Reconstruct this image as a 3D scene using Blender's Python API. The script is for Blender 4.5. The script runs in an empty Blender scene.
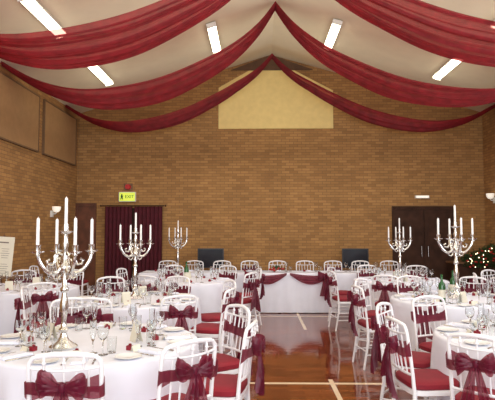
import bpy, math, random
from mathutils import Vector, Matrix
R = random.Random(7)
scene = bpy.context.scene
col = scene.collection
try:
    scene.view_settings.view_transform = 'Standard'
except Exception:
    pass
pi = math.pi

# ------------------------------------------------------------------ materials
def new_mat(name):
    m = bpy.data.materials.new(name); m.use_nodes = True
    nt = m.node_tree
    return m, nt, nt.nodes['Principled BSDF']

def mat(name, color, rough=0.5, metal=0.0, noise=0.0, nscale=8.0, bump=0.0, **kw):
    m, nt, b = new_mat(name)
    b.inputs['Roughness'].default_value = rough
    b.inputs['Metallic'].default_value = metal
    tc = nt.nodes.new('ShaderNodeTexCoord')
    n = nt.nodes.new('ShaderNodeTexNoise'); n.inputs['Scale'].default_value = nscale
    nt.links.new(tc.outputs['Object'], n.inputs['Vector'])
    r = nt.nodes.new('ShaderNodeValToRGB')
    a = max(noise, 0.02)
    r.color_ramp.elements[0].position = 0.3; r.color_ramp.elements[1].position = 0.7
    r.color_ramp.elements[0].color = [c*(1-a) for c in color]+[1]
    r.color_ramp.elements[1].color = [min(1, c*(1+a)) for c in color]+[1]
    nt.links.new(n.outputs['Fac'], r.inputs['Fac'])
    nt.links.new(r.outputs['Color'], b.inputs['Base Color'])
    if bump:
        bp = nt.nodes.new('ShaderNodeBump'); bp.inputs['Strength'].default_value = bump
        bp.inputs['Distance'].default_value = 0.02
        nt.links.new(n.outputs['Fac'], bp.inputs['Height'])
        nt.links.new(bp.outputs['Normal'], b.inputs['Normal'])
    for k, v in kw.items():
        b.inputs[k].default_value = v
    return m

def brick_mat(name, axis):
    m, nt, b = new_mat(name)
    L = nt.links
    tc = nt.nodes.new('ShaderNodeTexCoord')
    sp = nt.nodes.new('ShaderNodeSeparateXYZ'); L.new(tc.outputs['Object'], sp.inputs[0])
    cb = nt.nodes.new('ShaderNodeCombineXYZ')
    L.new(sp.outputs[axis], cb.inputs['X']); L.new(sp.outputs['Z'], cb.inputs['Y'])
    br = nt.nodes.new('ShaderNodeTexBrick')
    br.inputs['Scale'].default_value = 1.0
    br.inputs['Brick Width'].default_value = 0.205
    br.inputs['Row Height'].default_value = 0.067
    br.inputs['Mortar Size'].default_value = 0.006
    br.inputs['Mortar Smooth'].default_value = 0.3
    br.inputs['Bias'].default_value = -0.1
    br.inputs['Color1'].default_value = (0.44, 0.235, 0.078, 1)
    br.inputs['Color2'].default_value = (0.29, 0.145, 0.048, 1)
    br.inputs['Mortar'].default_value = (0.22, 0.125, 0.055, 1)
    L.new(cb.outputs[0], br.inputs['Vector'])
    n = nt.nodes.new('ShaderNodeTexNoise'); n.inputs['Scale'].default_value = 1.3; n.inputs['Detail'].default_value = 5
    L.new(cb.outputs[0], n.inputs['Vector'])
    mp = nt.nodes.new('ShaderNodeMapRange'); mp.inputs[3].default_value = 0.72; mp.inputs[4].default_value = 1.28
    L.new(n.outputs['Fac'], mp.inputs[0])
    mx = nt.nodes.new('ShaderNodeMix'); mx.data_type = 'RGBA'; mx.blend_type = 'MULTIPLY'; mx.inputs[0].default_value = 1
    L.new(br.outputs['Color'], mx.inputs[6]); L.new(mp.outputs[0], mx.inputs[7])
    L.new(mx.outputs[2], b.inputs['Base Color'])
    b.inputs['Roughness'].default_value = 0.85
    bp = nt.nodes.new('ShaderNodeBump'); bp.inputs['Strength'].default_value = 0.4; bp.inputs['Distance'].default_value = 0.01; bp.invert = True
    L.new(br.outputs['Fac'], bp.inputs['Height']); L.new(bp.outputs['Normal'], b.inputs['Normal'])
    return m

def fabric_mat(name, c, trans=0.35, alpha=1.0, rough=0.6):
    m, nt, b = new_mat(name); L = nt.links
    out = nt.nodes['Material Output']
    tc = nt.nodes.new('ShaderNodeTexCoord')
    n = nt.nodes.new('ShaderNodeTexNoise'); n.inputs['Scale'].default_value = 6; n.inputs['Detail'].default_value = 4
    L.new(tc.outputs['Object'], n.inputs['Vector'])
    r = nt.nodes.new('ShaderNodeValToRGB')
    r.color_ramp.elements[0].color = [x*0.75 for x in c]+[1]; r.color_ramp.elements[1].color = [min(1, x*1.3) for x in c]+[1]
    r.color_ramp.elements[0].position = .3; r.color_ramp.elements[1].position = .7
    L.new(n.outputs['Fac'], r.inputs['Fac']); L.new(r.outputs['Color'], b.inputs['Base Color'])
    b.inputs['Roughness'].default_value = rough
    b.inputs['Sheen Weight'].default_value = 0.12
    t = nt.nodes.new('ShaderNodeBsdfTranslucent'); L.new(r.outputs['Color'], t.inputs['Color'])
    mx = nt.nodes.new('ShaderNodeMixShader'); mx.inputs[0].default_value = trans
    L.new(b.outputs[0], mx.inputs[1]); L.new(t.outputs[0], mx.inputs[2])
    if alpha < 1:
        tr = nt.nodes.new('ShaderNodeBsdfTransparent')
        tr.inputs[0].default_value = (1, .5, .52, 1)
        m2 = nt.nodes.new('ShaderNodeMixShader'); m2.inputs[0].default_value = alpha
        L.new(tr.outputs[0], m2.inputs[1]); L.new(mx.outputs[0], m2.inputs[2]); L.new(m2.outputs[0], out.inputs[0])
    else:
        L.new(mx.outputs[0], out.inputs[0])
    return m

def floor_mat():
    m, nt, b = new_mat('polished_parquet'); L = nt.links
    tc = nt.nodes.new('ShaderNodeTexCoord')
    br = nt.nodes.new('ShaderNodeTexBrick'); br.inputs['Scale'].default_value = 1
    br.inputs['Brick Width'].default_value = 0.3; br.inputs['Row Height'].default_value = 0.075
    br.inputs['Mortar Size'].default_value = 0.003
    br.inputs['Color1'].default_value = (0.25, 0.062, 0.016, 1); br.inputs['Color2'].default_value = (0.12, 0.026, 0.008, 1)
    br.inputs['Mortar'].default_value = (0.04, 0.010, 0.004, 1)
    L.new(tc.outputs['Object'], br.inputs['Vector'])
    sp = nt.nodes.new('ShaderNodeSeparateXYZ'); L.new(tc.outputs['Object'], sp.inputs[0])
    def M(op, a, b_=None):
        x = nt.nodes.new('ShaderNodeMath'); x.operation = op
        for i, q in enumerate((a, b_)):
            if q is None: continue
            if isinstance(q, (int, float)): x.inputs[i].default_value = q
            else: L.new(q, x.inputs[i])
        return x.outputs[0]
    def band(sock, c, w): return M('LESS_THAN', M('ABSOLUTE', M('SUBTRACT', sock, c)), w)
    X, Y = sp.outputs['X'], sp.outputs['Y']
    gap = M('GREATER_THAN', M('ABSOLUTE', M('SUBTRACT', Y, 7.0)), 1.4)
    cur = M('MULTIPLY', band(X, 0.77, 0.024), gap)
    for q in (band(Y, 5.45, 0.032), band(Y, 9.7, 0.03), band(X, -4.0, 0.02)): cur = M('MAXIMUM', cur, q)
    mx = nt.nodes.new('ShaderNodeMix'); mx.data_type = 'RGBA'
    L.new(cur, mx.inputs[0]); L.new(br.outputs['Color'], mx.inputs[6]); mx.inputs[7].default_value = (0.75, 0.60, 0.42, 1)
    L.new(mx.outputs[2], b.inputs['Base Color'])
    b.inputs['Roughness'].default_value = 0.07
    b.inputs['Specular IOR Level'].default_value = 0.65
    n = nt.nodes.new('ShaderNodeTexNoise'); n.inputs['Scale'].default_value = 9
    L.new(tc.outputs['Object'], n.inputs['Vector'])
    bp = nt.nodes.new('ShaderNodeBump'); bp.inputs['Strength'].default_value = .05; bp.inputs['Distance'].default_value = .02
    L.new(n.outputs['Fac'], bp.inputs['Height']); L.new(bp.outputs['Normal'], b.inputs['Normal'])
    return m

def emis(name, c, s):
    m, nt, b = new_mat(name)
    b.inputs['Emission Color'].default_value = list(c)+[1]; b.inputs['Emission Strength'].default_value = s
    b.inputs['Base Color'].default_value = list(c)+[1]
    return m

M_brickX = brick_mat('buff_brick_x', 'X'); M_brickY = brick_mat('buff_brick_y', 'Y')
M_floor = floor_mat()
M_ceil = mat('cream_ceiling', (0.74, 0.67, 0.51), 0.9, noise=0.03, nscale=3)
M_cream = mat('cream_board', (0.78, 0.60, 0.24), 0.8, noise=0.04)
M_tan = mat('tan_panel', (0.38, 0.22, 0.095), 0.8, noise=0.06)
M_tanf = mat('tan_frame', (0.17, 0.095, 0.045), 0.7, noise=0.1)
M_dkwood = mat('dark_wood', (0.05, 0.022, 0.013), 0.7, noise=0.3, nscale=5, **{'Specular IOR Level': 0.2})
M_gable = mat('brown_gable_boarding', (0.11, 0.055, 0.028), 0.8, noise=0.2, nscale=5)
M_redwood = mat('reddish_wood', (0.14, 0.045, 0.02), 0.5, noise=0.3, nscale=5)
M_midwood = mat('mid_wood', (0.2, 0.1, 0.045), 0.5, noise=0.3, nscale=5)
M_white = mat('white_painted_wood', (0.84, 0.84, 0.87), 0.35)
M_cloth = mat('white_linen', (0.76, 0.77, 0.86), 0.85, noise=0.03, nscale=5)
M_pad = mat('burgundy_pad', (0.24, 0.005, 0.018), 0.7, noise=0.15)
M_sash = fabric_mat('burgundy_organza', (0.15, 0.008, 0.034), 0.35, 0.76, 0.4)
M_drape = fabric_mat('red_voile', (0.27, 0.012, 0.022), 0.5, 0.74, 0.6)
M_curt = mat('burgundy_curtain', (0.08, 0.006, 0.014), 0.9, noise=0.2)
M_silver = mat('silver', (0.72, 0.71, 0.69), 0.2, 1.0)
M_wax = mat('white_wax', (0.88, 0.88, 0.87), 0.5)
M_glass = mat('clear_glass', (0.95, 0.97, 0.97), 0.03, **{'Transmission Weight': 1.0, 'IOR': 1.45})
M_china = mat('white_china', (0.85, 0.85, 0.85), 0.15)
M_black = mat('black_plastic', (0.012, 0.012, 0.014), 0.35)
M_screen = mat('dark_screen', (0.02, 0.022, 0.03), 0.1)
M_green = mat('leaf_green', (0.035, 0.08, 0.025), 0.6, noise=0.4, nscale=20)
M_red = mat('berry_red', (0.5, 0.02, 0.02), 0.4)
M_bottle = mat('green_bottle_glass', (0.02, 0.1, 0.03), 0.08)
M_label = mat('paper_label', (0.7, 0.66, 0.55), 0.8)
M_tube = emis('fluorescent_diffuser', (1.0, 0.94, 0.72), 7)
M_glow_pane = emis('daylit_window_glass', (0.86, 0.93, 1.0), 5.0)  # glow for the windows added in the right wall
M_metalw = mat('white_metal', (0.75, 0.75, 0.72), 0.4)
M_sign = emis('exit_lit_face', (0.60, 0.72, 0.08), 0.7)
M_signw = mat('sign_dark_green', (0.02, 0.10, 0.02), 0.6)
M_ink = mat('ink', (0.2, 0.16, 0.14), 0.8)
M_globe = emis('warm_globe', (1, 0.93, 0.8), 0.5)
M_fairy = emis('fairy_light', (1, 0.8, 0.5), 5)

# ------------------------------------------------------------------ mesh builder
class MB:
    def __init__(s): s.v = []; s.f = []; s.mi = []
    def add(s, verts, faces, mi=0):
        o = len(s.v); s.v += [tuple(v) for v in verts]
        for f in faces: s.f.append([i+o for i in f]); s.mi.append(mi)
    def tube(s, pts, r, n=8, mi=0, sx=1.0):
        pts = [Vector(p) for p in pts]; rr = r if isinstance(r, (list, tuple)) else [r]*len(pts)
        rings = []; prev = None
        for i, p in enumerate(pts):
            d = (pts[min(i+1, len(pts)-1)]-pts[max(i-1, 0)]).normalized()
            if prev is None:
                a = Vector((0, 0, 1)) if abs(d.z) < 0.9 else Vector((0, 1, 0))
                u = d.cross(a).normalized()
            else:
                u = (prev-d*prev.dot(d)).normalized()
            prev = u; w = d.cross(u)
            rings.append([p+u*math.cos(2*pi*k/n)*rr[i]*sx+w*math.sin(2*pi*k/n)*rr[i] for k in range(n)])
        vs = [v for g in rings for v in g]; fs = []
        for i in range(len(pts)-1):
            for k in range(n):
                fs.append([i*n+k, i*n+(k+1) % n, (i+1)*n+(k+1) % n, (i+1)*n+k])
        fs.append(list(range(n))[::-1]); fs.append([(len(pts)-1)*n+k for k in range(n)])
        s.add(vs, fs, mi); return s
    def box(s, c, d, mi=0, rz=0.0):
        x, y, z = [q/2 for q in d]; cr, sr = math.cos(rz), math.sin(rz)
        vs = []
        for i in (-1, 1):
            for j in (-1, 1):
                for k in (-1, 1):
                    px, py = i*x, j*y
                    vs.append((c[0]+px*cr-py*sr, c[1]+px*sr+py*cr, c[2]+k*z))
        s.add(vs, [[0, 1, 3, 2], [4, 6, 7, 5], [0, 4, 5, 1], [2, 3, 7, 6], [0, 2, 6, 4], [1, 5, 7, 3]], mi); return s
    def lathe(s, prof, n=24, c=(0, 0, 0), mi=0):
        vs = []; fs = []
        for r, z in prof:
            for k in range(n):
                a = 2*pi*k/n; vs.append((c[0]+max(r, 1e-4)*math.cos(a), c[1]+max(r, 1e-4)*math.sin(a), c[2]+z))
        for i in range(len(prof)-1):
            for k in range(n):
                fs.append([i*n+k, i*n+(k+1) % n, (i+1)*n+(k+1) % n, (i+1)*n+k])
        s.add(vs, fs, mi); return s
    def grid(s, fn, nu, nv, mi=0):
        vs = [fn(i/nu, j/nv) for i in range(nu+1) for j in range(nv+1)]
        fs = [[i*(nv+1)+j, i*(nv+1)+j+1, (i+1)*(nv+1)+j+1, (i+1)*(nv+1)+j] for i in range(nu) for j in range(nv)]
        s.add(vs, fs, mi); return s
    def poly(s, pts, y0, y1, mi=0):
        n = len(pts)
        vs = [(x, y0, z) for x, z in pts]+[(x, y1, z) for x, z in pts]
        fs = [list(range(n)), list(range(n, 2*n))[::-1]]+[[i, i+n, (i+1) % n+n, (i+1) % n] for i in range(n)]
        s.add(vs, fs, mi); return s
    def mesh(s, name, mats, smooth=True, sharp=None):
        me = bpy.data.meshes.new(name); me.from_pydata(s.v, [], s.f)
        for m in (mats if isinstance(mats, list) else [mats]): me.materials.append(m)
        for p, i in zip(me.polygons, s.mi): p.material_index = i; p.use_smooth = smooth
        me.update()
        import bmesh
        bm = bmesh.new(); bm.from_mesh(me); bmesh.ops.recalc_face_normals(bm, faces=bm.faces); bm.to_mesh(me); bm.free()
        if smooth:
            try: me.set_sharp_from_angle(angle=math.radians(42))
            except Exception: pass
        return me

def obj(name, me, loc=(0, 0, 0), rz=0.0, parent=None, label=None, cat=None, group=None, kind=None):
    o = bpy.data.objects.new(name, me); o.location = loc; o.rotation_euler = (0, 0, rz)
    col.objects.link(o)
    if parent: o.parent = parent
    if label: o['label'] = label
    if cat: o['category'] = cat
    if group: o['group'] = group
    if kind: o['kind'] = kind
    return o

def thing(name, parts, loc, rz=0.0, **kw):
    e = obj(name, None, loc, rz, **kw); e.empty_display_size = 0.1
    for p in parts:
        o = obj(p[0], p[1], p[2] if len(p) > 2 else (0, 0, 0), p[3] if len(p) > 3 else 0.0, parent=e)
        if len(p) > 4: o['label'] = p[4]
    return e

# ------------------------------------------------------------------ room
XL, XR, YB, YF = -4.55, 5.65, 13.0, -3.0
XC, ZE, ZR = 0.36, 4.55, 6.05
KL = (ZR-ZE)/(XC-XL); KR = (ZR-ZE)/(XR-XC)
def zc(x): return ZR-(abs(x-XC)*(KL if x < XC else KR))
me = MB().box(((XL+XR)/2, (YB+YF)/2, -0.05), (XR-XL+.4, YB-YF+.4, 0.1)).mesh('floor', M_floor, False)
obj('floor', me, kind='structure')
me = MB().poly([(XL-.2, 0), (XR+.2, 0), (XR+.2, ZE-.05), (XC, ZR-.0), (XL-.2, ZE-.05)], YB, YB+.2).mesh('wall_back', M_brickX, False)
obj('wall_back', me, kind='structure')
me = MB().box((XL-.1, (YB+YF)/2, ZE/2), (.2, YB-YF, ZE)).mesh('wall_left', M_brickY, False)
obj('wall_left', me, kind='structure')
me = MB().box((XR+.1, (YB+YF)/2, ZE/2), (.2, YB-YF, ZE)).mesh('wall_right', M_brickY, False)
obj('wall_right', me, kind='structure')
me = MB().poly([(XL-.2, ZE-.06), (XC, ZR), (XR+.2, ZE-.06), (XR+.2, ZE+.1), (XC, ZR+.15), (XL-.2, ZE+.1)], YF, YB+.2).mesh('ceiling', M_ceil, False)
obj('ceiling', me, kind='structure')
# unseen glowing windows added high in right wall to brighten the hall's middle
for i, yc in enumerate((1.0, 4.0, 7.0)):
    e = obj('window_%d' % (i+1), None, (XR-.001, yc, 3.1), kind='structure')
    pn = MB().box((-.01, 0, 0), (.02, 2.0, 1.6)).mesh('window_pane', M_glow_pane, False)
    fr = MB()
    for dy in (-1.03, 0, 1.03): fr.box((-.03, dy, 0), (.06, .07, 1.74))
    for dz in (-.83, .83): fr.box((-.03, 0, dz), (.06, 2.1, .07))
    obj('window_pane', pn, parent=e); obj('window_frame', fr.mesh('window_frame', M_metalw, False), parent=e)
# gable panels
me = MB().poly([(-.97, 4.15), (1.92, 4.15), (1.92, 5.12), (.95, 5.64), (-.2, 5.64), (-.97, 5.2)], YB-.03, YB-.001).mesh('gable_board', M_cream, False)
obj('trim_1', me, kind='structure')
me = MB().poly([(-.66, 5.65), (1.42, 5.65), (XC+.1, zc(XC+.1)-.02), (XC-.1, zc(XC-.1)-.02)], YB-.05, YB-.001).mesh('gable_beam', M_gable, False)
obj('trim_2', me, kind='structure')
# skirting
me = MB().box(((XL+XR)/2, YB-.01, .06), (XR-XL, .02, .12)).mesh('skirting', M_dkwood, False)
obj('baseboard_back', me, kind='structure')
me = MB().box((XL+.01, (YB+YF)/2, .06), (.02, YB-YF-.1, .12)).mesh('skirting', M_dkwood, False)
obj('baseboard_left', me, kind='structure')
# panels on left wall
for i, (a, b_) in enumerate([(8.4, 10.55), (10.85, 12.75)]):
    p = MB().box((.02, 0, 0), (.04, b_-a, 1.15)).mesh('panel_board', M_tan, False)
    f = MB()
    for dy, dz, sy, sz in [(0, .575, b_-a+.04, .03), (0, -.575, b_-a+.04, .03), ((b_-a)/2+.01, 0, .03, 1.18), (-(b_-a)/2-.01, 0, .03, 1.18)]:
        f.box((.025, dy, dz), (.05, sy, sz))
    thing('wall_panel', [('panel_board', p), ('panel_frame', f.mesh('panel_frame', M_tanf, False))], (XL+.001, (a+b_)/2, 3.78), label='tan rectangular board panel fixed high on the brick wall', cat='wall panel', group='high wall panels')

# doors in back wall
def door(n, x0, x1, h, leaves, M=None):
    M = M or M_dkwood
    e = obj('door_%d' % n, None, (0, 0, 0), kind='structure')
    fr = MB()
    fr.box((x0-.03, YB-.03, h/2), (.07, .06, h)); fr.box((x1+.03, YB-.03, h/2), (.07, .06, h)); fr.box(((x0+x1)/2, YB-.03, h+.035), (x1-x0+.13, .06, .07))
    obj('door_frame', fr.mesh('door_frame', M, False), parent=e)
    w = (x1-x0)/leaves
    for k in range(leaves):
        cx = x0+w*(k+.5)
        l = MB().box((cx, YB-.025, h/2), (w-.01, .03, h-.01))
        for zz, hh in ((.55, .8), (1.5, .9)):
            l.box((cx, YB-.043, zz), (max(w-.22, .12), .008, hh))
        d = obj('door_leaf', l.mesh('door_leaf', M, False), parent=e)
        hx = cx+(w/2-.08)*(1 if k == 0 else -1)
        hd = MB().tube([(hx, YB-.05, .95), (hx, YB-.08, .95), (hx, YB-.08, 1.2), (hx, YB-.05, 1.2)], .01).mesh('handle', M_silver)
        obj('handle', hd, parent=d)
door(1, 3.42, 4.85, 2.12, 2)
door(2, -3.65, -2.45, 2.08, 2)
door(3, -4.51, -4.10, 2.2, 1, M_redwood)
# curtains over door 2
pole = MB().tube([(-3.85, YB-.16, 2.2), (-2.3, YB-.16, 2.2)], .015).lathe([(0, -.03), (.03, 0), (0, .03)], 12, (-3.88, YB-.16, 2.2)).lathe([(0, -.03), (.03, 0), (0, .03)], 12, (-2.27, YB-.16, 2.2)).mesh('curtain_pole', M_dkwood)
def curt(x0, x1):
    return MB().grid(lambda u, v: (x0+(x1-x0)*u, YB-.13-.03*math.sin(u*pi*2*7)*(1-.4*v), .02+2.16*v), 84, 6).mesh('curtain_panel', M_curt)
thing('door_curtains', [('curtain_pole', pole), ('curtain_panel', curt(-3.78, -3.1)), ('curtain_panel', curt(-3.05, -2.35))], (0, 0, 0), label='dark burgundy full-length curtains hung across a doorway', cat='curtain')

# exit sign + bell
sb = MB().box((0, -.035, 0), (.42, .07, .24)).mesh('sign_box', M_metalw, False)
sf = MB().box((0, -.073, 0), (.39, .006, .21)).mesh('sign_face', M_sign, False)
es = thing('exit_sign', [('sign_box', sb), ('sign_face', sf)], (-3.25, YB-.001, 2.43), label='yellow-green lit emergency exit sign above a curtained door', cat='exit sign')
tcu = bpy.data.curves.new('sign_text', 'FONT'); tcu.body = 'EXIT'; tcu.size = .11; tcu.extrude = .002; tcu.align_x = 'CENTER'; tcu.align_y = 'CENTER'
to = bpy.data.objects.new('tmp', tcu); col.objects.link(to)
dg = bpy.context.evaluated_depsgraph_get(); tme = bpy.data.meshes.new_from_object(to.evaluated_get(dg)); bpy.data.objects.remove(to)
tme.materials.clear(); tme.materials.append(M_signw)
t = obj('sign_text', tme, (.06, -.08, 0), parent=es); t.rotation_euler = (pi/2, 0, 0)
pic = MB().poly([(-.17, -.07), (-.145, -.07), (-.13, -.02), (-.115, -.07), (-.095, -.07), (-.11, .0), (-.09, .02), (-.09, .035), (-.115, .02), (-.115, .05), (-.12, .075), (-.14, .075), (-.145, .05), (-.165, .01), (-.15, .0)], -.081, -.077).mesh('sign_pictogram', M_signw, False)
obj('sign_pictogram', pic, parent=es)
me = MB().lathe([(0, -.08), (.06, -.08), (.075, -.04), (.075, 0), (0, 0)], 20).mesh('alarm_bell', M_red)
for v in me.vertices: v.co = (v.co.x, v.co.z, v.co.y)
bs = MB().box((0, .0, 0), (.22, .02, .18)).mesh('back_plate', M_midwood, False)
thing('alarm_bell', [('bell_dome', me, (0, -.02, 0)), ('back_plate', bs, (0, -.01, 0))], (-3.24, YB-.001, 2.68), label='small red round fire alarm bell above the exit sign', cat='alarm')
# emergency light
eb = MB().box((0, -.03, 0), (.34, .06, .07)).mesh('light_housing', M_metalw, False)
ed = MB().box((0, -.07, 0), (.30, .03, .05)).mesh('diffuser', M_globe, False)
thing('emergency_light', [('light_housing', eb), ('diffuser', ed)], (4.1, YB-.001, 2.42), label='slim white bulkhead light above the dark double doors', cat='wall light')
# wall lights
def walllight(loc, s):
    b = MB().box((s*.02, 0, 0), (.04, .1, .14)).tube([(s*.03, 0, 0), (s*.1, 0, .0), (s*.12, 0, .03)], .012).mesh('bracket', M_metalw)
    g = MB().lathe([(0, -.06), (.05, -.05), (.085, 0), (.095, .07), (.085, .07), (.07, 0), (0, -.05)], 20, (s*.12, 0, .09)).mesh('shade', M_globe)
    thing('wall_light', [('bracket', b), ('lamp_shade', g)], loc, label='small white cup-shaped wall light on the brick wall', cat='wall light', group='wall lights')
walllight((XL+.001, 11.4, 1.95), 1); walllight((XR-.001, 12.4, 2.3), -1)

# ------------------------------------------------------------------ ceiling lamps
Lb = MB().box((0, 0, .0), (.19, 1.4, .05)).box((0, .715, -.03), (.19, .03, .09)).box((0, -.715, -.03), (.19, .03, .09)).mesh('light_housing', M_metalw, False)
Ld = MB().grid(lambda u, v: (.085*math.cos(pi*u), -.69+1.38*v, -.028-.05*math.sin(pi*u)), 8, 1).mesh('diffuser', M_tube)
for yy in (10.65, 7.8, 5.0, 2.0):
    for xx in (-3.3, -.9, 1.58, 3.98):
        e = thing('fluorescent_light', [('light_housing', Lb), ('diffuser', Ld)], (xx, yy, zc(xx)-.045), label='lit fluorescent batten light with white diffuser on the sloping ceiling', cat='ceiling light', group='fluorescent ceiling lights')
        e.rotation_euler = (0, math.atan(KR) if xx > XC else -math.atan(KL), 0)

# ------------------------------------------------------------------ swags
def cr(pts, t):
    n = len(pts)-1; x = t*n; i = min(int(x), n-1); f = x-i
    p = [pts[max(0, min(n, i+k))] for k in (-1, 0, 1, 2)]
    return tuple(.5*(2*p[1][a]+(p[2][a]-p[0][a])*f+(2*p[0][a]-5*p[1][a]+4*p[2][a]-p[3][a])*f*f+(3*p[1][a]-p[0][a]-3*p[2][a]+p[3][a])*f**3) for a in range(len(p[0])))
SW = [(0.0, 5.96, .3), (.07, 5.48, .55), (.17, 5.02, .85), (.30, 4.62, 1.1), (.44, 4.28, 1.3), (.59, 4.08, 1.35), (.73, 4.03, 1.25), (.87, 4.18, .95), (1.0, 4.52, .55)]
def swag(y0, seed, zoff=0.0, wk=1.0, diag=0.0):
    rr = random.Random(seed); ph = rr.random()*6
    b = MB()
    for side in (1, -1):
        def fn(u, v, side=side):
            f, z, w = cr(SW, u)
            x = XC+(XL+.04-XC)*f if side == 1 else XC+(XR-.04-XC)*f
            if z > 5.0: z += zoff*(z-5)/.96
            q = (v-.5)*2
            wv = math.sin(u*pi)
            yy = y0+q*w*wk*.5+.05*math.sin(u*5+ph)-diag*f*f
            zz = z+.12*wv*(q*q-.6)+.020*math.sin(q*13+ph+u*2.5*side)*(.5+wv)+.024*math.sin(q*37+u*3)+.020*math.sin(q*61+u*5+ph)
            return (x, yy, zz)
        b.grid(fn, 60, 110)
    obj('ceiling_swag', b.mesh('ceiling_swag', M_drape), label='long swathe of sheer red fabric swagged from ceiling ridge to walls', cat='drape', group='ceiling fabric swags')
swag(12.2, 1, -.2, .62); swag(9.95, 2, 0, .95, diag=.75); swag(7.3, 3, diag=.3)

# ------------------------------------------------------------------ chair
def arc_rail(z, y, hw, rise, r, n=9, curve=.03):
    return [(hw*(2*i/(n-1)-1), y-curve*(1-(2*i/(n-1)-1)**2), z+rise*(1-(2*i/(n-1)-1)**2)) for i in range(n)]
def backy(z): return -.175-.055*((z-.45)/.45)**1.3
bk = MB()
for s in (-1, 1):
    bk.tube([(s*.185, backy(z), z) for z in (.45, .55, .65, .75, .84)]+[(s*.180, backy(.88), .875), (s*.160, backy(.9), .898), (s*.135, backy(.9)-.006, .905)], [.015, .013, .013, .013, .013, .013, .013, .013], 8)
bk.tube(arc_rail(.903, backy(.9)-.004, .145, .016, .014, curve=.024), .0145, 8)
bk.tube(arc_rail(.845, backy(.85), .183, -.012, .01, n=11), .0075, 6)
bk.tube(arc_rail(.56, backy(.56), .185, .0, .01, curve=.02), .010, 8)
for x in (-.12, -.06, 0, .06, .12):
    c = 1-(x/.185)**2
    bk.tube([(x, backy(.56)-.02*c, .56), (x, backy(.7)-.025*c, .69), (x*1.02, backy(.84)-.03*c, .845-.012*c)], [.0055, .0075, .0055], 6)
for x in (-.1, 0, .1):
    bk.lathe([(0, -.035), (.007, -.03), (.007, -.01), (.013, 0), (.007, .01), (.007, .03), (0, .035)], 8, (x, backy(.88)-.027, .873))
me_back = bk.mesh('backrest', M_white)
sf = MB()
def seatp(a, k=1.0):
    w = .2*k; d = .19*k; e = .45
    c_, s_ = math.cos(a), math.sin(a)
    return (math.copysign(abs(c_)**e, c_)*w, math.copysign(abs(s_)**e, s_)*d)
def slab(mb, k, prof, n=32):
    vs = []; fs = []
    for kk, z in prof:
        for i in range(n):
            x, y = seatp(2*pi*i/n, kk*k); vs.append((x, y, z))
    for j in range(len(prof)-1):
        for i in range(n): fs.append([j*n+i, j*n+(i+1) % n, (j+1)*n+(i+1) % n, (j+1)*n+i])
    fs.append(list(range(n))[::-1]); fs.append([(len(prof)-1)*n+i for i in range(n)])
    mb.add(vs, fs)
slab(sf, 1, [(.96, .415), (1, .42), (1, .448), (.97, .453)])
me_seat = sf.mesh('seat', M_white)
pd = MB(); slab(pd, .96, [(.97, .454), (1.03, .465), (1.03, .492), (.96, .506), (.7, .513), (.3, .516)])
me_pad = pd.mesh('seat_pad', M_pad)
def legm(front):
    if front: return MB().tube([(0, 0, .42), (0, 0, .36), (.0, .003, .34), (0, .005, .3), (0, .01, .15), (0, .012, .03), (0, .012, 0)], [.017, .017, .012, .017, .014, .011, .013], 8).mesh('leg', M_white)
    return MB().tube([(0, 0, .45), (0, -.005, .3), (0, -.03, .15), (0, -.055, 0)], [.016, .016, .014, .013], 8).mesh('leg', M_white)
me_lf, me_lb = legm(1), legm(0)
st = MB()
for s in (-1, 1):
    for z in (.16, .27):
        st.tube([(s*.17, .165, z), (s*.178, -.19, z)], .008, 6)
st.tube([(-.17, .165, .24), (.17, .165, .24)], .009, 6); st.tube([(-.178, -.19, .2), (.178, -.19, .2)], .008, 6)
me_st = st.mesh('stretcher', M_white)
SZ = .755
def sash(seed, drop):
    rr = random.Random(seed); b = MB()
    def band(u, v):
        a = 2*pi*u; z = .085*(v-.5)+.02*math.sin(a*3)*(v-.5)
        cxs = max(0, -math.sin(a)); sq = 1-.5*cxs**6
        z = SZ-.02+z*sq+.016*math.sin(a*2+seed)
        yb = backy(z)
        x = .203*math.copysign(abs(math.cos(a))**.5, math.cos(a))
        y = yb-.012+.034*math.copysign(abs(math.sin(a))**.6, math.sin(a))-.02*(1-(x/.203)**2)
        return (x, y+.004*math.sin(v*25), z)
    b.grid(band, 48, 8)
    y0 = backy(SZ)-.065
    b.lathe([(0, -.028), (.019, -.022), (.025, 0), (.019, .022), (0, .028)], 12, (0, y0, SZ))
    for s in (-1, 1):
        tilt = rr.uniform(-.03, .045); LL = rr.uniform(.105, .125)
        def loop(u, v, s=s, tilt=tilt, LL=LL):
            a = 2*pi*u; q = (1-math.cos(a))/2
            ff = q**1.1
            x = s*(.010+LL*q); wz = (.013+.05*ff)*(v-.5)*2
            th = math.sin(a)*(.036)*(.3+q)
            z = SZ+wz+tilt*q+.012*math.sin(a)*q+.007*math.sin(v*18+q*5)
            return (x-s*.018*q*(2*v-1)**2, y0-.010+th+.004*math.sin(v*20), z)
        b.grid(loop, 28, 12)
        L2 = drop*(1+.15*rr.uniform(-1, 1)); sp = rr.uniform(.03, .10)
        def tail(u, v, s=s, L2=L2, sp=sp):
            w = .014+.055*u**.8
            x = s*(.01+sp*u)+w*(v-.5)*2*.95
            z = SZ-.01-L2*u-(.06*u*(v*s))
            y = y0-.012+.018*math.sin(v*17+u*3)*(.25+u)-.012*math.sin(u*pi)
            return (x, y, z)
        b.grid(tail, 14, 16)
    return b.mesh('sash', M_sash)
me_sashes = [sash(i, d) for i, d in enumerate((.28, .36, .31, .40))]
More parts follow.
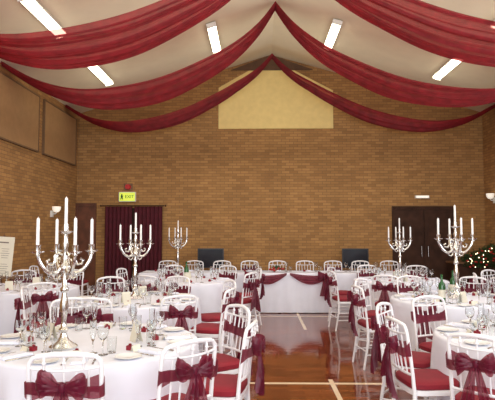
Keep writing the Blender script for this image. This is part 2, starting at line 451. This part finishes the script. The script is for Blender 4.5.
def chair(x, y, face, bow=True, lab=None):
    parts = [('backrest', me_back), ('seat', me_seat), ('seat_pad', me_pad), ('stretcher', me_st)]
    for sx in (-1, 1):
        parts.append(('leg', me_lf, (sx*.17, .155, 0))); parts.append(('leg', me_lb, (sx*.183, -.17, 0)))
    if bow: parts.append(('sash', R.choice(me_sashes)))
    lab = lab or ('white wooden banquet chair with burgundy seat pad and organza sash bow' if bow else 'white wooden banquet chair with burgundy seat pad')
    return thing('banquet_chair', parts, (x, y, 0), face-pi/2, label=lab, cat='chair', group='white banquet chairs')

# ------------------------------------------------------------------ tablecloths
def cloth_mesh(per, h, amp, nf_phase, name='tablecloth'):
    n = len(per); vs = []; fs = []
    rings = [(-.10, 0, 0), (-.012, 0, 0), (0, .006, 0), (.006, .02, 0), (.012, .08, .12), (.018, .2, .45), (.024, .4, .8), (.03, .6, 1), (.035, h-.012, 1.15)]
    for off, dz, a in rings:
        for i, (x, y, nx, ny, s) in enumerate(per):
            w = (math.sin(s*nf_phase[0])+.5*math.sin(s*nf_phase[1]+1.3))*amp*a
            o = off+w+amp*a*.6
            vs.append((x+nx*o, y+ny*o, h-dz))
    for j in range(len(rings)-1):
        for i in range(n): fs.append([j*n+i, j*n+(i+1) % n, (j+1)*n+(i+1) % n, (j+1)*n+i])
    fs.append(list(range(n)))
    b = MB(); b.add(vs, fs); return b.mesh(name, M_cloth)
def circ(r, n=144): return [(r*math.cos(2*pi*i/n), r*math.sin(2*pi*i/n), math.cos(2*pi*i/n), math.sin(2*pi*i/n), 2*pi*i/n) for i in range(n)]
TR = .76
me_cloths = [cloth_mesh(circ(TR), .755, .018, (k, k*1+9)) for k in (17, 19, 14)]
me_top = MB().lathe([(0, .72), (TR-.02, .72), (TR-.01, .735), (TR-.02, .745), (0, .745)], 48).mesh('tabletop', M_midwood)
me_ped = MB().lathe([(.28, 0), (.28, .03), (.06, .06), (.04, .1), (.04, .66), (.12, .72), (0, .72)], 20).mesh('pedestal', M_dkwood)
ZT = .757

# candelabrum
st = MB().lathe([(0, 0), (.092, 0), (.094, .012), (.082, .022), (.066, .03), (.04, .05), (.026, .075), (.02, .1), (.032, .115), (.034, .125), (.019, .14), (.016, .18), (.025, .24), (.031, .28), (.022, .33), (.016, .37), (.028, .385), (.028, .4), (.017, .415), (.015, .5), (.035, .52), (.04, .54), (.035, .56), (.018, .58), (.015, .66), (.025, .70), (.016, .73), (.018, .77), (.047, .785), (.049, .79), (.022, .795), (.02, .84), (.016, .84), (.015, .80), (0, .80)], 24).mesh('stem', M_silver)
armp = [(.02, 0, .56), (.04, 0, .525), (.07, 0, .505), (.105, 0, .51), (.14, 0, .54), (.17, 0, .585), (.183, 0, .625), (.185, 0, .65)]
am = MB().tube([cr(armp, i/24) for i in range(25)], .0135, 8)
am.tube([(.02, 0, .63), (.045, 0, .645), (.07, 0, .625), (.068, 0, .59), (.085, 0, .56), (.115, 0, .565), (.125, 0, .59), (.105, 0, .60)], .009, 6)
am.tube([(.03, 0, .49), (.05, 0, .465), (.075, 0, .475), (.085, 0, .505)], .008, 6)
am.lathe([(0, -.015), (.018, -.01), (.014, .0), (.042, .01), (.046, .018), (.02, .018), (.02, .045), (.023, .06), (.015, .06), (.014, .02), (0, .02)], 18, (.185, 0, .64))
me_arm = am.mesh('arm', M_silver)
me_candle = MB().lathe([(0, 0), (.0115, 0), (.0105, .205), (.007, .212), (.0015, .214), (.0015, .222), (0, .222)], 12).mesh('candle', M_wax)
def candelabrum(x, y, z=ZT, s=1.0, rel=.33):
    parts = [('stem', st)]
    rz = math.atan2(-x, y)+rel
    for k in range(4):
        a = k*pi/2; parts.append(('arm', me_arm, (0, 0, 0), a)); parts.append(('candle', me_candle, (.185*math.cos(a), .185*math.sin(a), .665)))
    parts.append(('candle', me_candle, (0, 0, .81)))
    e = thing('candelabrum', parts, (x, y, z), rz, label='tall silver five-branch candelabrum with unlit white taper candles on a table', cat='candelabra', group='silver candelabra')
    e.scale = (s, s, s)

# tableware
me_glass = MB().lathe([(0, 0), (.033, 0), (.033, .003), (.006, .008), (.004, .02), (.004, .085), (.012, .095), (.03, .115), (.036, .14), (.032, .178), (.031, .178), (.034, .14), (.028, .117), (.01, .1), (0, .098)], 16).mesh('wine_glass', M_glass)
me_flute = MB().lathe([(0, 0), (.03, 0), (.03, .003), (.005, .008), (.004, .02), (.004, .075), (.012, .09), (.022, .13), (.022, .215), (.021, .215), (.020, .13), (.01, .095), (0, .093)], 16).mesh('champagne_flute', M_glass)
me_tumb = MB().lathe([(0, 0), (.028, 0), (.034, .1), (.0325, .1), (.027, .006), (0, .006)], 16).mesh('tumbler', M_glass)
me_plate = MB().lathe([(0, 0), (.05, 0), (.055, .004), (.085, .012), (.086, .014), (.055, .008), (0, .006)], 24).mesh('side_plate', M_china)
me_napr = MB().box((0, 0, .005), (.09, .2, .010)).box((0, -.01, .013), (.075, .17, .006)).mesh('napkin', M_cloth, False)
me_knife = MB().box((0, .05, .002), (.014, .12, .003)).tube([(0, -.01, .003), (0, -.09, .004)], [.005, .007], 6).mesh('knife', M_silver)
fk = MB().tube([(0, .0, .003), (0, -.09, .004)], [.003, .006], 6).box((0, .02, .003), (.02, .035, .002))
for k in range(4): fk.box((-.0085+.0057*k, .06, .003), (.0025, .05, .002))
me_fork = fk.mesh('fork', M_silver)
fv = MB().box((0, 0, .014), (.036, .036, .028)).lathe([(0, 0), (.01, .004), (.012, .01), (0, .014)], 8, (0.004, 0, .028))
me_fav = fv.mesh('favour_box', M_pad)
me_bot = MB().lathe([(0, 0), (.036, 0), (.038, .01), (.038, .18), (.03, .21), (.014, .235), (.013, .29), (.015, .292), (.015, .31), (0, .31)], 20).mesh('bottle_body', M_bottle)
me_botl = MB().lathe([(.0385, .05), (.039, .05), (.039, .14), (.0385, .14)], 20).mesh('bottle_label', M_label)
def cardm(w, d, h):
    c = MB(); c.add([(-w, -d, 0), (w, -d, 0), (w, 0, h), (-w, 0, h), (w, d, 0), (-w, d, 0)], [[0, 1, 2, 3], [3, 2, 4, 5]]); return c.mesh('card', M_label, False)
me_card = cardm(.035, .015, .04); me_menu = cardm(.05, .03, .12)

def setting(cx, cy, a, r, detail, k=0):
    ux, uy = math.cos(a), math.sin(a); tx, ty = -uy, ux
    def P(rr, t): return (cx+ux*rr+tx*t, cy+uy*rr+ty*t, ZT)
    rz = a+pi/2
    obj('napkin', me_napr, P(r-.15, 0), rz, label='folded white linen napkin at a place setting', cat='napkin', group='table napkins')
    obj('wine_glass', me_glass, P(r-.28, .12), 0, label='clear stemmed wine glass', cat='glass', group='wine glasses')
    obj('champagne_flute', me_flute, P(r-.34, .05), 0, label='tall clear champagne flute glass', cat='glass', group='champagne flutes')
    obj('favour_box', me_fav, P(r-.31, -.05), rz+.3, label='small burgundy wedding favour box', cat='favour box', group='favour boxes')
    if detail:
        obj('knife', me_knife, P(r-.13, .09), rz, label='polished silver knife beside a folded napkin', cat='cutlery', group='table knives')
        obj('fork', me_fork, P(r-.13, -.09), rz, label='polished silver fork beside a folded napkin', cat='cutlery', group='table forks')
        obj('tumbler', me_tumb, P(r-.34, .17), 0, label='clear glass water tumbler', cat='glass', group='tumblers')
        obj('side_plate', me_plate, P(r-.14, -.21), 0, label='small white china side plate', cat='plate', group='side plates')
        obj('place_card', me_card, P(r-.25, -.05), rz, label='small folded cream place card', cat='place card', group='place cards')
    if k in (2, 6):
        obj('menu_card', me_menu, P(r-.45, -.08), rz+.5, label='upright folded cream menu card on the table', cat='menu', group='menu cards')

def table(x, y, angs, cand=True, detail=0, sett=8, off=0.0, candpos=None, i=0, cs=1.0, gap=.10):
    thing('round_table', [('tablecloth', me_cloths[i % 3]), ('tabletop', me_top), ('pedestal', me_ped)], (x, y, 0), R.uniform(0, 3), label='round banquet table with white floor-length linen tablecloth', cat='table', group='round banquet tables')
    for a in angs:
        dd = gap
        if isinstance(a, tuple): a, dd = a
        ar = math.radians(a); j = math.radians(R.uniform(-6, 6))
        d = TR+dd
        chair(x+d*math.cos(ar), y+d*math.sin(ar), ar+pi+j)
    for k in range(sett):
        setting(x, y, math.radians(off+360*k/sett), TR, detail, k)
    if cand:
        cx, cy = candpos or (x, y); candelabrum(cx, cy, s=cs)

table(-1.2, 3.85, [(-79, .14), (-43, .14), (-8, .18), (30, .22), (118, .22)], detail=2, off=-80, i=0, candpos=(-1.33, 3.6), cs=1.01)
table(-1.45, 6.2, [-95, -55, -20, 25, 75, 120, 195], detail=1, off=10, i=1, gap=.23)
table(-1.15, 8.65, [-112, -28, 15, 60, 110, 165], cand=False, off=20, i=2, gap=.23)
table(-3.35, 7.45, [-100, -55, 75, 115], cand=False, off=5, i=0, gap=.23)
table(2.15, 4.05, [(-136, .14), (-170, .17), (152, .2), (115, .2)], cand=False, detail=2, off=-136, i=1)
table(2.38, 6.3, [-80, -40, 186, 145, 100, 60], detail=1, off=5, i=2, gap=.23, cs=1.09)
table(2.38, 8.75, [-115, 195, 150, 105, 60], off=15, i=0, gap=.23)
table(4.5, 7.7, [-110, -160, 165, 125, 85], cand=False, off=12, i=1, gap=.23)
chair(-3.9, 9.6, 0, True); chair(-3.9, 10.4, -.1, False); chair(-3.85, 11.2, 0, False)
chair(4.7, 10.3, pi, True)

# ------------------------------------------------------------------ head table
HX0, HX1, HY0, HY1 = -2.3, 3.2, 9.95+.15, 10.85
def rectper(x0, x1, y0, y1, step=.04, cr_=.03):
    pts = []; s = 0
    def seg(ax, ay, bx, by, nx, ny):
        nonlocal s
        L = math.hypot(bx-ax, by-ay); n = int(L/step)
        for i in range(n+1): pts.append((ax+(bx-ax)*i/n, ay+(by-ay)*i/n, nx, ny, (s+L*i/n)*3.2))
        s += L
    q = cr_; r2 = math.sqrt(.5)
    seg(x0+q, y0, x1-q, y0, 0, -1); pts.append((x1-q*.3, y0+q*.3, r2, -r2, s*3.2))
    seg(x1, y0+q, x1, y1-q, 1, 0); pts.append((x1-q*.3, y1-q*.3, r2, r2, s*3.2))
    seg(x1-q, y1, x0+q, y1, 0, 1); pts.append((x0+q*.3, y1-q*.3, -r2, r2, s*3.2))
    seg(x0, y1-q, x0, y0+q, -1, 0); pts.append((x0+q*.3, y0+q*.3, -r2, -r2, s*3.2))
    return pts
hc = cloth_mesh(rectper(HX0, HX1, HY0, HY1), .755, .010, (9, 5.3))
ht = MB().box(((HX0+HX1)/2, (HY0+HY1)/2, .73), (HX1-HX0-.04, HY1-HY0-.04, .03)).mesh('tabletop', M_midwood, False)
hp = [('tablecloth', hc), ('tabletop', ht)]
for x in (HX0+.1, (HX0+HX1)/2, HX1-.1):
    for y in (HY0+.1, HY1-.1):
        hp.append(('leg', MB().tube([(x, y, 0), (x, y, .72)], .02).mesh('leg', M_dkwood)))
thing('head_table', hp, (0, 0, 0), label='long rectangular top table with white floor-length cloth', cat='table')
def tswag(x0, x1):
    b = MB()
    def fn(u, v):
        x = x0+(x1-x0)*u
        hgt = .04+.13*math.sin(min(1, u*1.1)*pi*.8)
        z = .765-.045*u*u-hgt*v-.03*math.sin(u*pi)
        return (x, HY0-.045-.03*math.sin(u*pi)+.012*math.sin(v*20+u*4), z)
    b.grid(fn, 30, 16); return b.mesh('table_swag', M_sash)
def tbow(x, sg):
    b = MB(); y0 = HY0-.085
    b.lathe([(0, -.035), (.03, -.025), (.036, 0), (.03, .025), (0, .035)], 12, (x, y0, .70))
    for s in (-1, 1):
        b.grid(lambda u, v, s=s: (x+s*(.01+.15*(1-math.cos(2*pi*u))/2), y0+.03*math.sin(2*pi*u), .71+(.03+.055*(1-math.cos(2*pi*u))/2)*(2*v-1)+.01), 20, 8)
        b.grid(lambda u, v, s=s: (x+s*(.02+.07*u)+sg*.06*u+(.03+.07*u)*(2*v-1), y0-.012+.014*math.sin(v*14), .69-.36*u), 12, 10)
    return b.mesh('table_bow', M_sash)
for x0, x1 in ((.57, -.06), (.63, 1.30)):
    obj('table_swag', tswag(x0, x1), label='burgundy organza swag pinned along the top table front', cat='swag', group='top table swags')
for x, sg in ((-.08, -1), (1.32, 1)):
    obj('table_bow', tbow(x, sg), label='burgundy organza bow with tails on the top table front', cat='bow', group='top table bows')
for i in range(9):
    x = HX0+.35+i*.6
    obj('napkin', me_napr, (x, HY1-.16, ZT), 0, label='folded white linen napkin at a place setting', cat='napkin', group='table napkins')
    obj('wine_glass', me_glass, (x+.14, HY1-.27, ZT), 0, label='clear stemmed wine glass', cat='glass', group='wine glasses')
    obj('tumbler', me_tumb, (x+.22, HY1-.25, ZT), 0, label='clear glass water tumbler', cat='glass', group='tumblers')
    obj('favour_box', me_fav, (x-.1, HY1-.3, ZT), .3, label='small burgundy wedding favour box', cat='favour box', group='favour boxes')
    chair(x, HY1+.3, -pi/2+R.uniform(-.06, .06), i in (0, 3, 6))
candelabrum(-1.58, 10.4)
me_bloom = MB().lathe([(0, -.02), (.02, -.012), (.03, .004), (.022, .02), (.008, .012), (0, .014)], 10).mesh('bloom', M_red)
b = MB(); parts = []; rr = random.Random(5)
for k in range(50):
    a = rr.uniform(0, 2*pi); e = rr.uniform(.1, 1.4); r = .12*rr.uniform(.5, 1)
    p = Vector((r*math.cos(a)*math.cos(e)*1.6, r*math.sin(a)*math.cos(e), .03+r*math.sin(e)*.5))
    d = p.normalized(); t = d.cross(Vector((0, 0, 1))).normalized()*.02
    b.add([p, p+d*.03+t, p+d*.07, p+d*.03-t], [[0, 1, 2, 3]])
    if k % 4 == 0: parts.append(('bloom', me_bloom, tuple(p*1.05)))
thing('flower_arrangement', [('foliage', b.mesh('foliage', M_green, False))]+parts, (.4, 10.35, ZT), label='low arrangement of red flowers and foliage on the top table', cat='flowers')

for x, y in ((2.1, 6.0), (2.45, 6.6), (-1.15, 8.5), (4.35, 7.6)):
    thing('wine_bottle', [('bottle_body', me_bot), ('bottle_label', me_botl)], (x, y, ZT), label='green glass wine bottle with pale label', cat='bottle', group='wine bottles')

# ------------------------------------------------------------------ monitors by back wall
def monitor(x, y):
    s = MB().box((0, 0, .93), (.62, .06, .46)).box((0, .04, .9), (.4, .04, .25)).mesh('monitor_casing', M_black, False)
    sc = MB().box((0, -.032, .93), (.57, .004, .41)).mesh('screen', M_screen, False)
    p = MB().tube([(0, .03, .0), (0, .03, .8)], .02).mesh('stand_pole', M_black)
    bs = MB().lathe([(0, 0), (.2, 0), (.2, .015), (.03, .03), (0, .03)], 24).mesh('stand_base', M_black)
    thing('television', [('monitor_casing', s), ('screen', sc), ('stand_pole', p), ('stand_base', bs)], (x, y, 0), label='black flat television screen on a floor stand', cat='television', group='black televisions')
monitor(-1.1, 12.4); monitor(2.32, 12.4)

# sideboard + garland in right corner
bd = MB().box((0, 0, .42), (1.0, .5, .80)).mesh('cabinet_body', M_dkwood, False)
tp = MB().box((0, 0, .84), (1.08, .56, .04)).mesh('cabinet_top', M_midwood, False)
parts = [('cabinet_body', bd), ('cabinet_top', tp)]
for s in (-.25, .25):
    parts.append(('cabinet_door', MB().box((s, -.26, .42), (.47, .02, .72)).mesh('cabinet_door', M_dkwood, False)))
thing('sideboard', parts, (5.08, 12.4, 0), label='dark wooden sideboard in the corner beside the double doors', cat='sideboard')
g = MB(); rr = random.Random(3); gp = []
for k in range(2400):
    t_ = rr.random()**.75
    x = -.36+.86*t_; top = .98+.34*t_**1.3
    front = rr.random() < .6
    z = (.86+(top-.86)*rr.random()) if not front else (.74+(top-.74)*rr.random())
    y = -.32+.06*rr.uniform(-1, 1) if front else -.12+.2*rr.uniform(-1, 1)
    p = Vector((x, y, z)); d = Vector((rr.uniform(-1, 1), rr.uniform(-1, .3), rr.uniform(-.5, 1))).normalized()
    t = d.cross(Vector((.3, .2, 1))).normalized()*.013
    g.add([p, p+d*.025+t, p+d*.065, p+d*.025-t], [[0, 1, 2, 3]])
    if k % 110 == 0: gp.append(('bloom', me_bloom, (x, min(y, -.3)-.06, z)))
    if k % 110 == 50: gp.append(('fairy_light', None, (x, min(y, -.3)-.07, z)))
me_fairy = MB().lathe([(0, -.012), (.01, -.006), (.012, .002), (.006, .01), (0, .014)], 8).mesh('fairy_light', M_fairy)
gp = [(a, b_ or me_fairy, c) for a, b_, c in gp]
thing('foliage_garland', [('foliage', g.mesh('foliage', M_green, False))]+gp, (5.08, 12.4, 0), label='green foliage garland with red flowers and fairy lights over sideboard', cat='garland')

# easel with seating plan
pl = []
for a, b_ in (((-.3, -.1, 0), (-.05, 0, 1.5)), ((.3, -.1, 0), (.05, 0, 1.5)), ((0, .45, 0), (0, 0, 1.45))):
    pl.append(('leg', MB().tube([a, b_], .016, 8).mesh('leg', M_midwood)))
pl.append(('ledge', MB().box((0, -.1, .83), (.6, .05, .03)).mesh('ledge', M_midwood, False)))
bdm = MB().box((0, 0, 0), (.42, .012, .62)).mesh('board', M_label, False)
inkm = MB()
for c in range(2):
    for r in range(2):
        cx, cz = -.1+.19*c, .12-.24*r
        for q in range(5): inkm.box((cx, -.008, cz-.035*q), (.13-.02*((q*7+c+r) % 3), .002, .006))
inkm.box((0, -.008, .22), (.26, .002, .02))
e = thing('easel', pl, (-4.09, 8.25, 0), .35, label='wooden easel standing on the floor by the brick wall', cat='easel')
pr = inkm.mesh('printed_text', M_ink, False)
e2 = thing('seating_plan', [('board', bdm), ('printed_text', pr)], (-4.07, 8.15, 1.17), .35, label='cream printed seating plan sheet resting on an easel', cat='seating plan')
e2.children[1]['kind'] = 'stuff'
e2.rotation_euler = (-.06, .07, .35)

# ------------------------------------------------------------------ lights
w = bpy.data.worlds.new('world'); scene.world = w; w.use_nodes = True
w.node_tree.nodes['Background'].inputs[0].default_value = (0.9, 0.95, 1.0, 1)
w.node_tree.nodes['Background'].inputs[1].default_value = 0.9
def area(loc, rot, sx, sy, p, c):
    l = bpy.data.lights.new('area', 'AREA'); l.shape = 'RECTANGLE'; l.size = sx; l.size_y = sy; l.energy = p; l.color = c
    o = bpy.data.objects.new('window_light', l); o.location = loc; o.rotation_euler = rot; col.objects.link(o); return o
area((.5, -2.8, 3.0), (math.radians(95), 0, 0), 8, 3.0, 500, (0.95, 0.97, 1.0))  # added fill at the open rear end, standing in for assumed windows
area((.5, 7.0, 3.6), (math.radians(180), 0, 0), 8, 10, 140, (1.0, 0.93, 0.78))  # added upward fill to brighten the ceiling, no fitting here
area((.5, 8.0, 3.55), (0, 0, 0), 8, 8, 140, (1.0, 0.97, 0.92))  # unseen overhead fill added for the mid-room tables

# ------------------------------------------------------------------ camera
cam = bpy.data.cameras.new('camera'); cam.sensor_width = 36; cam.lens = 36*520/495
co = bpy.data.objects.new('camera', cam); col.objects.link(co); co.location = (0, 0, 1.55)
co.rotation_euler = (math.radians(90)+math.atan(32/520), 0, math.atan(9.5/520))
scene.camera = co
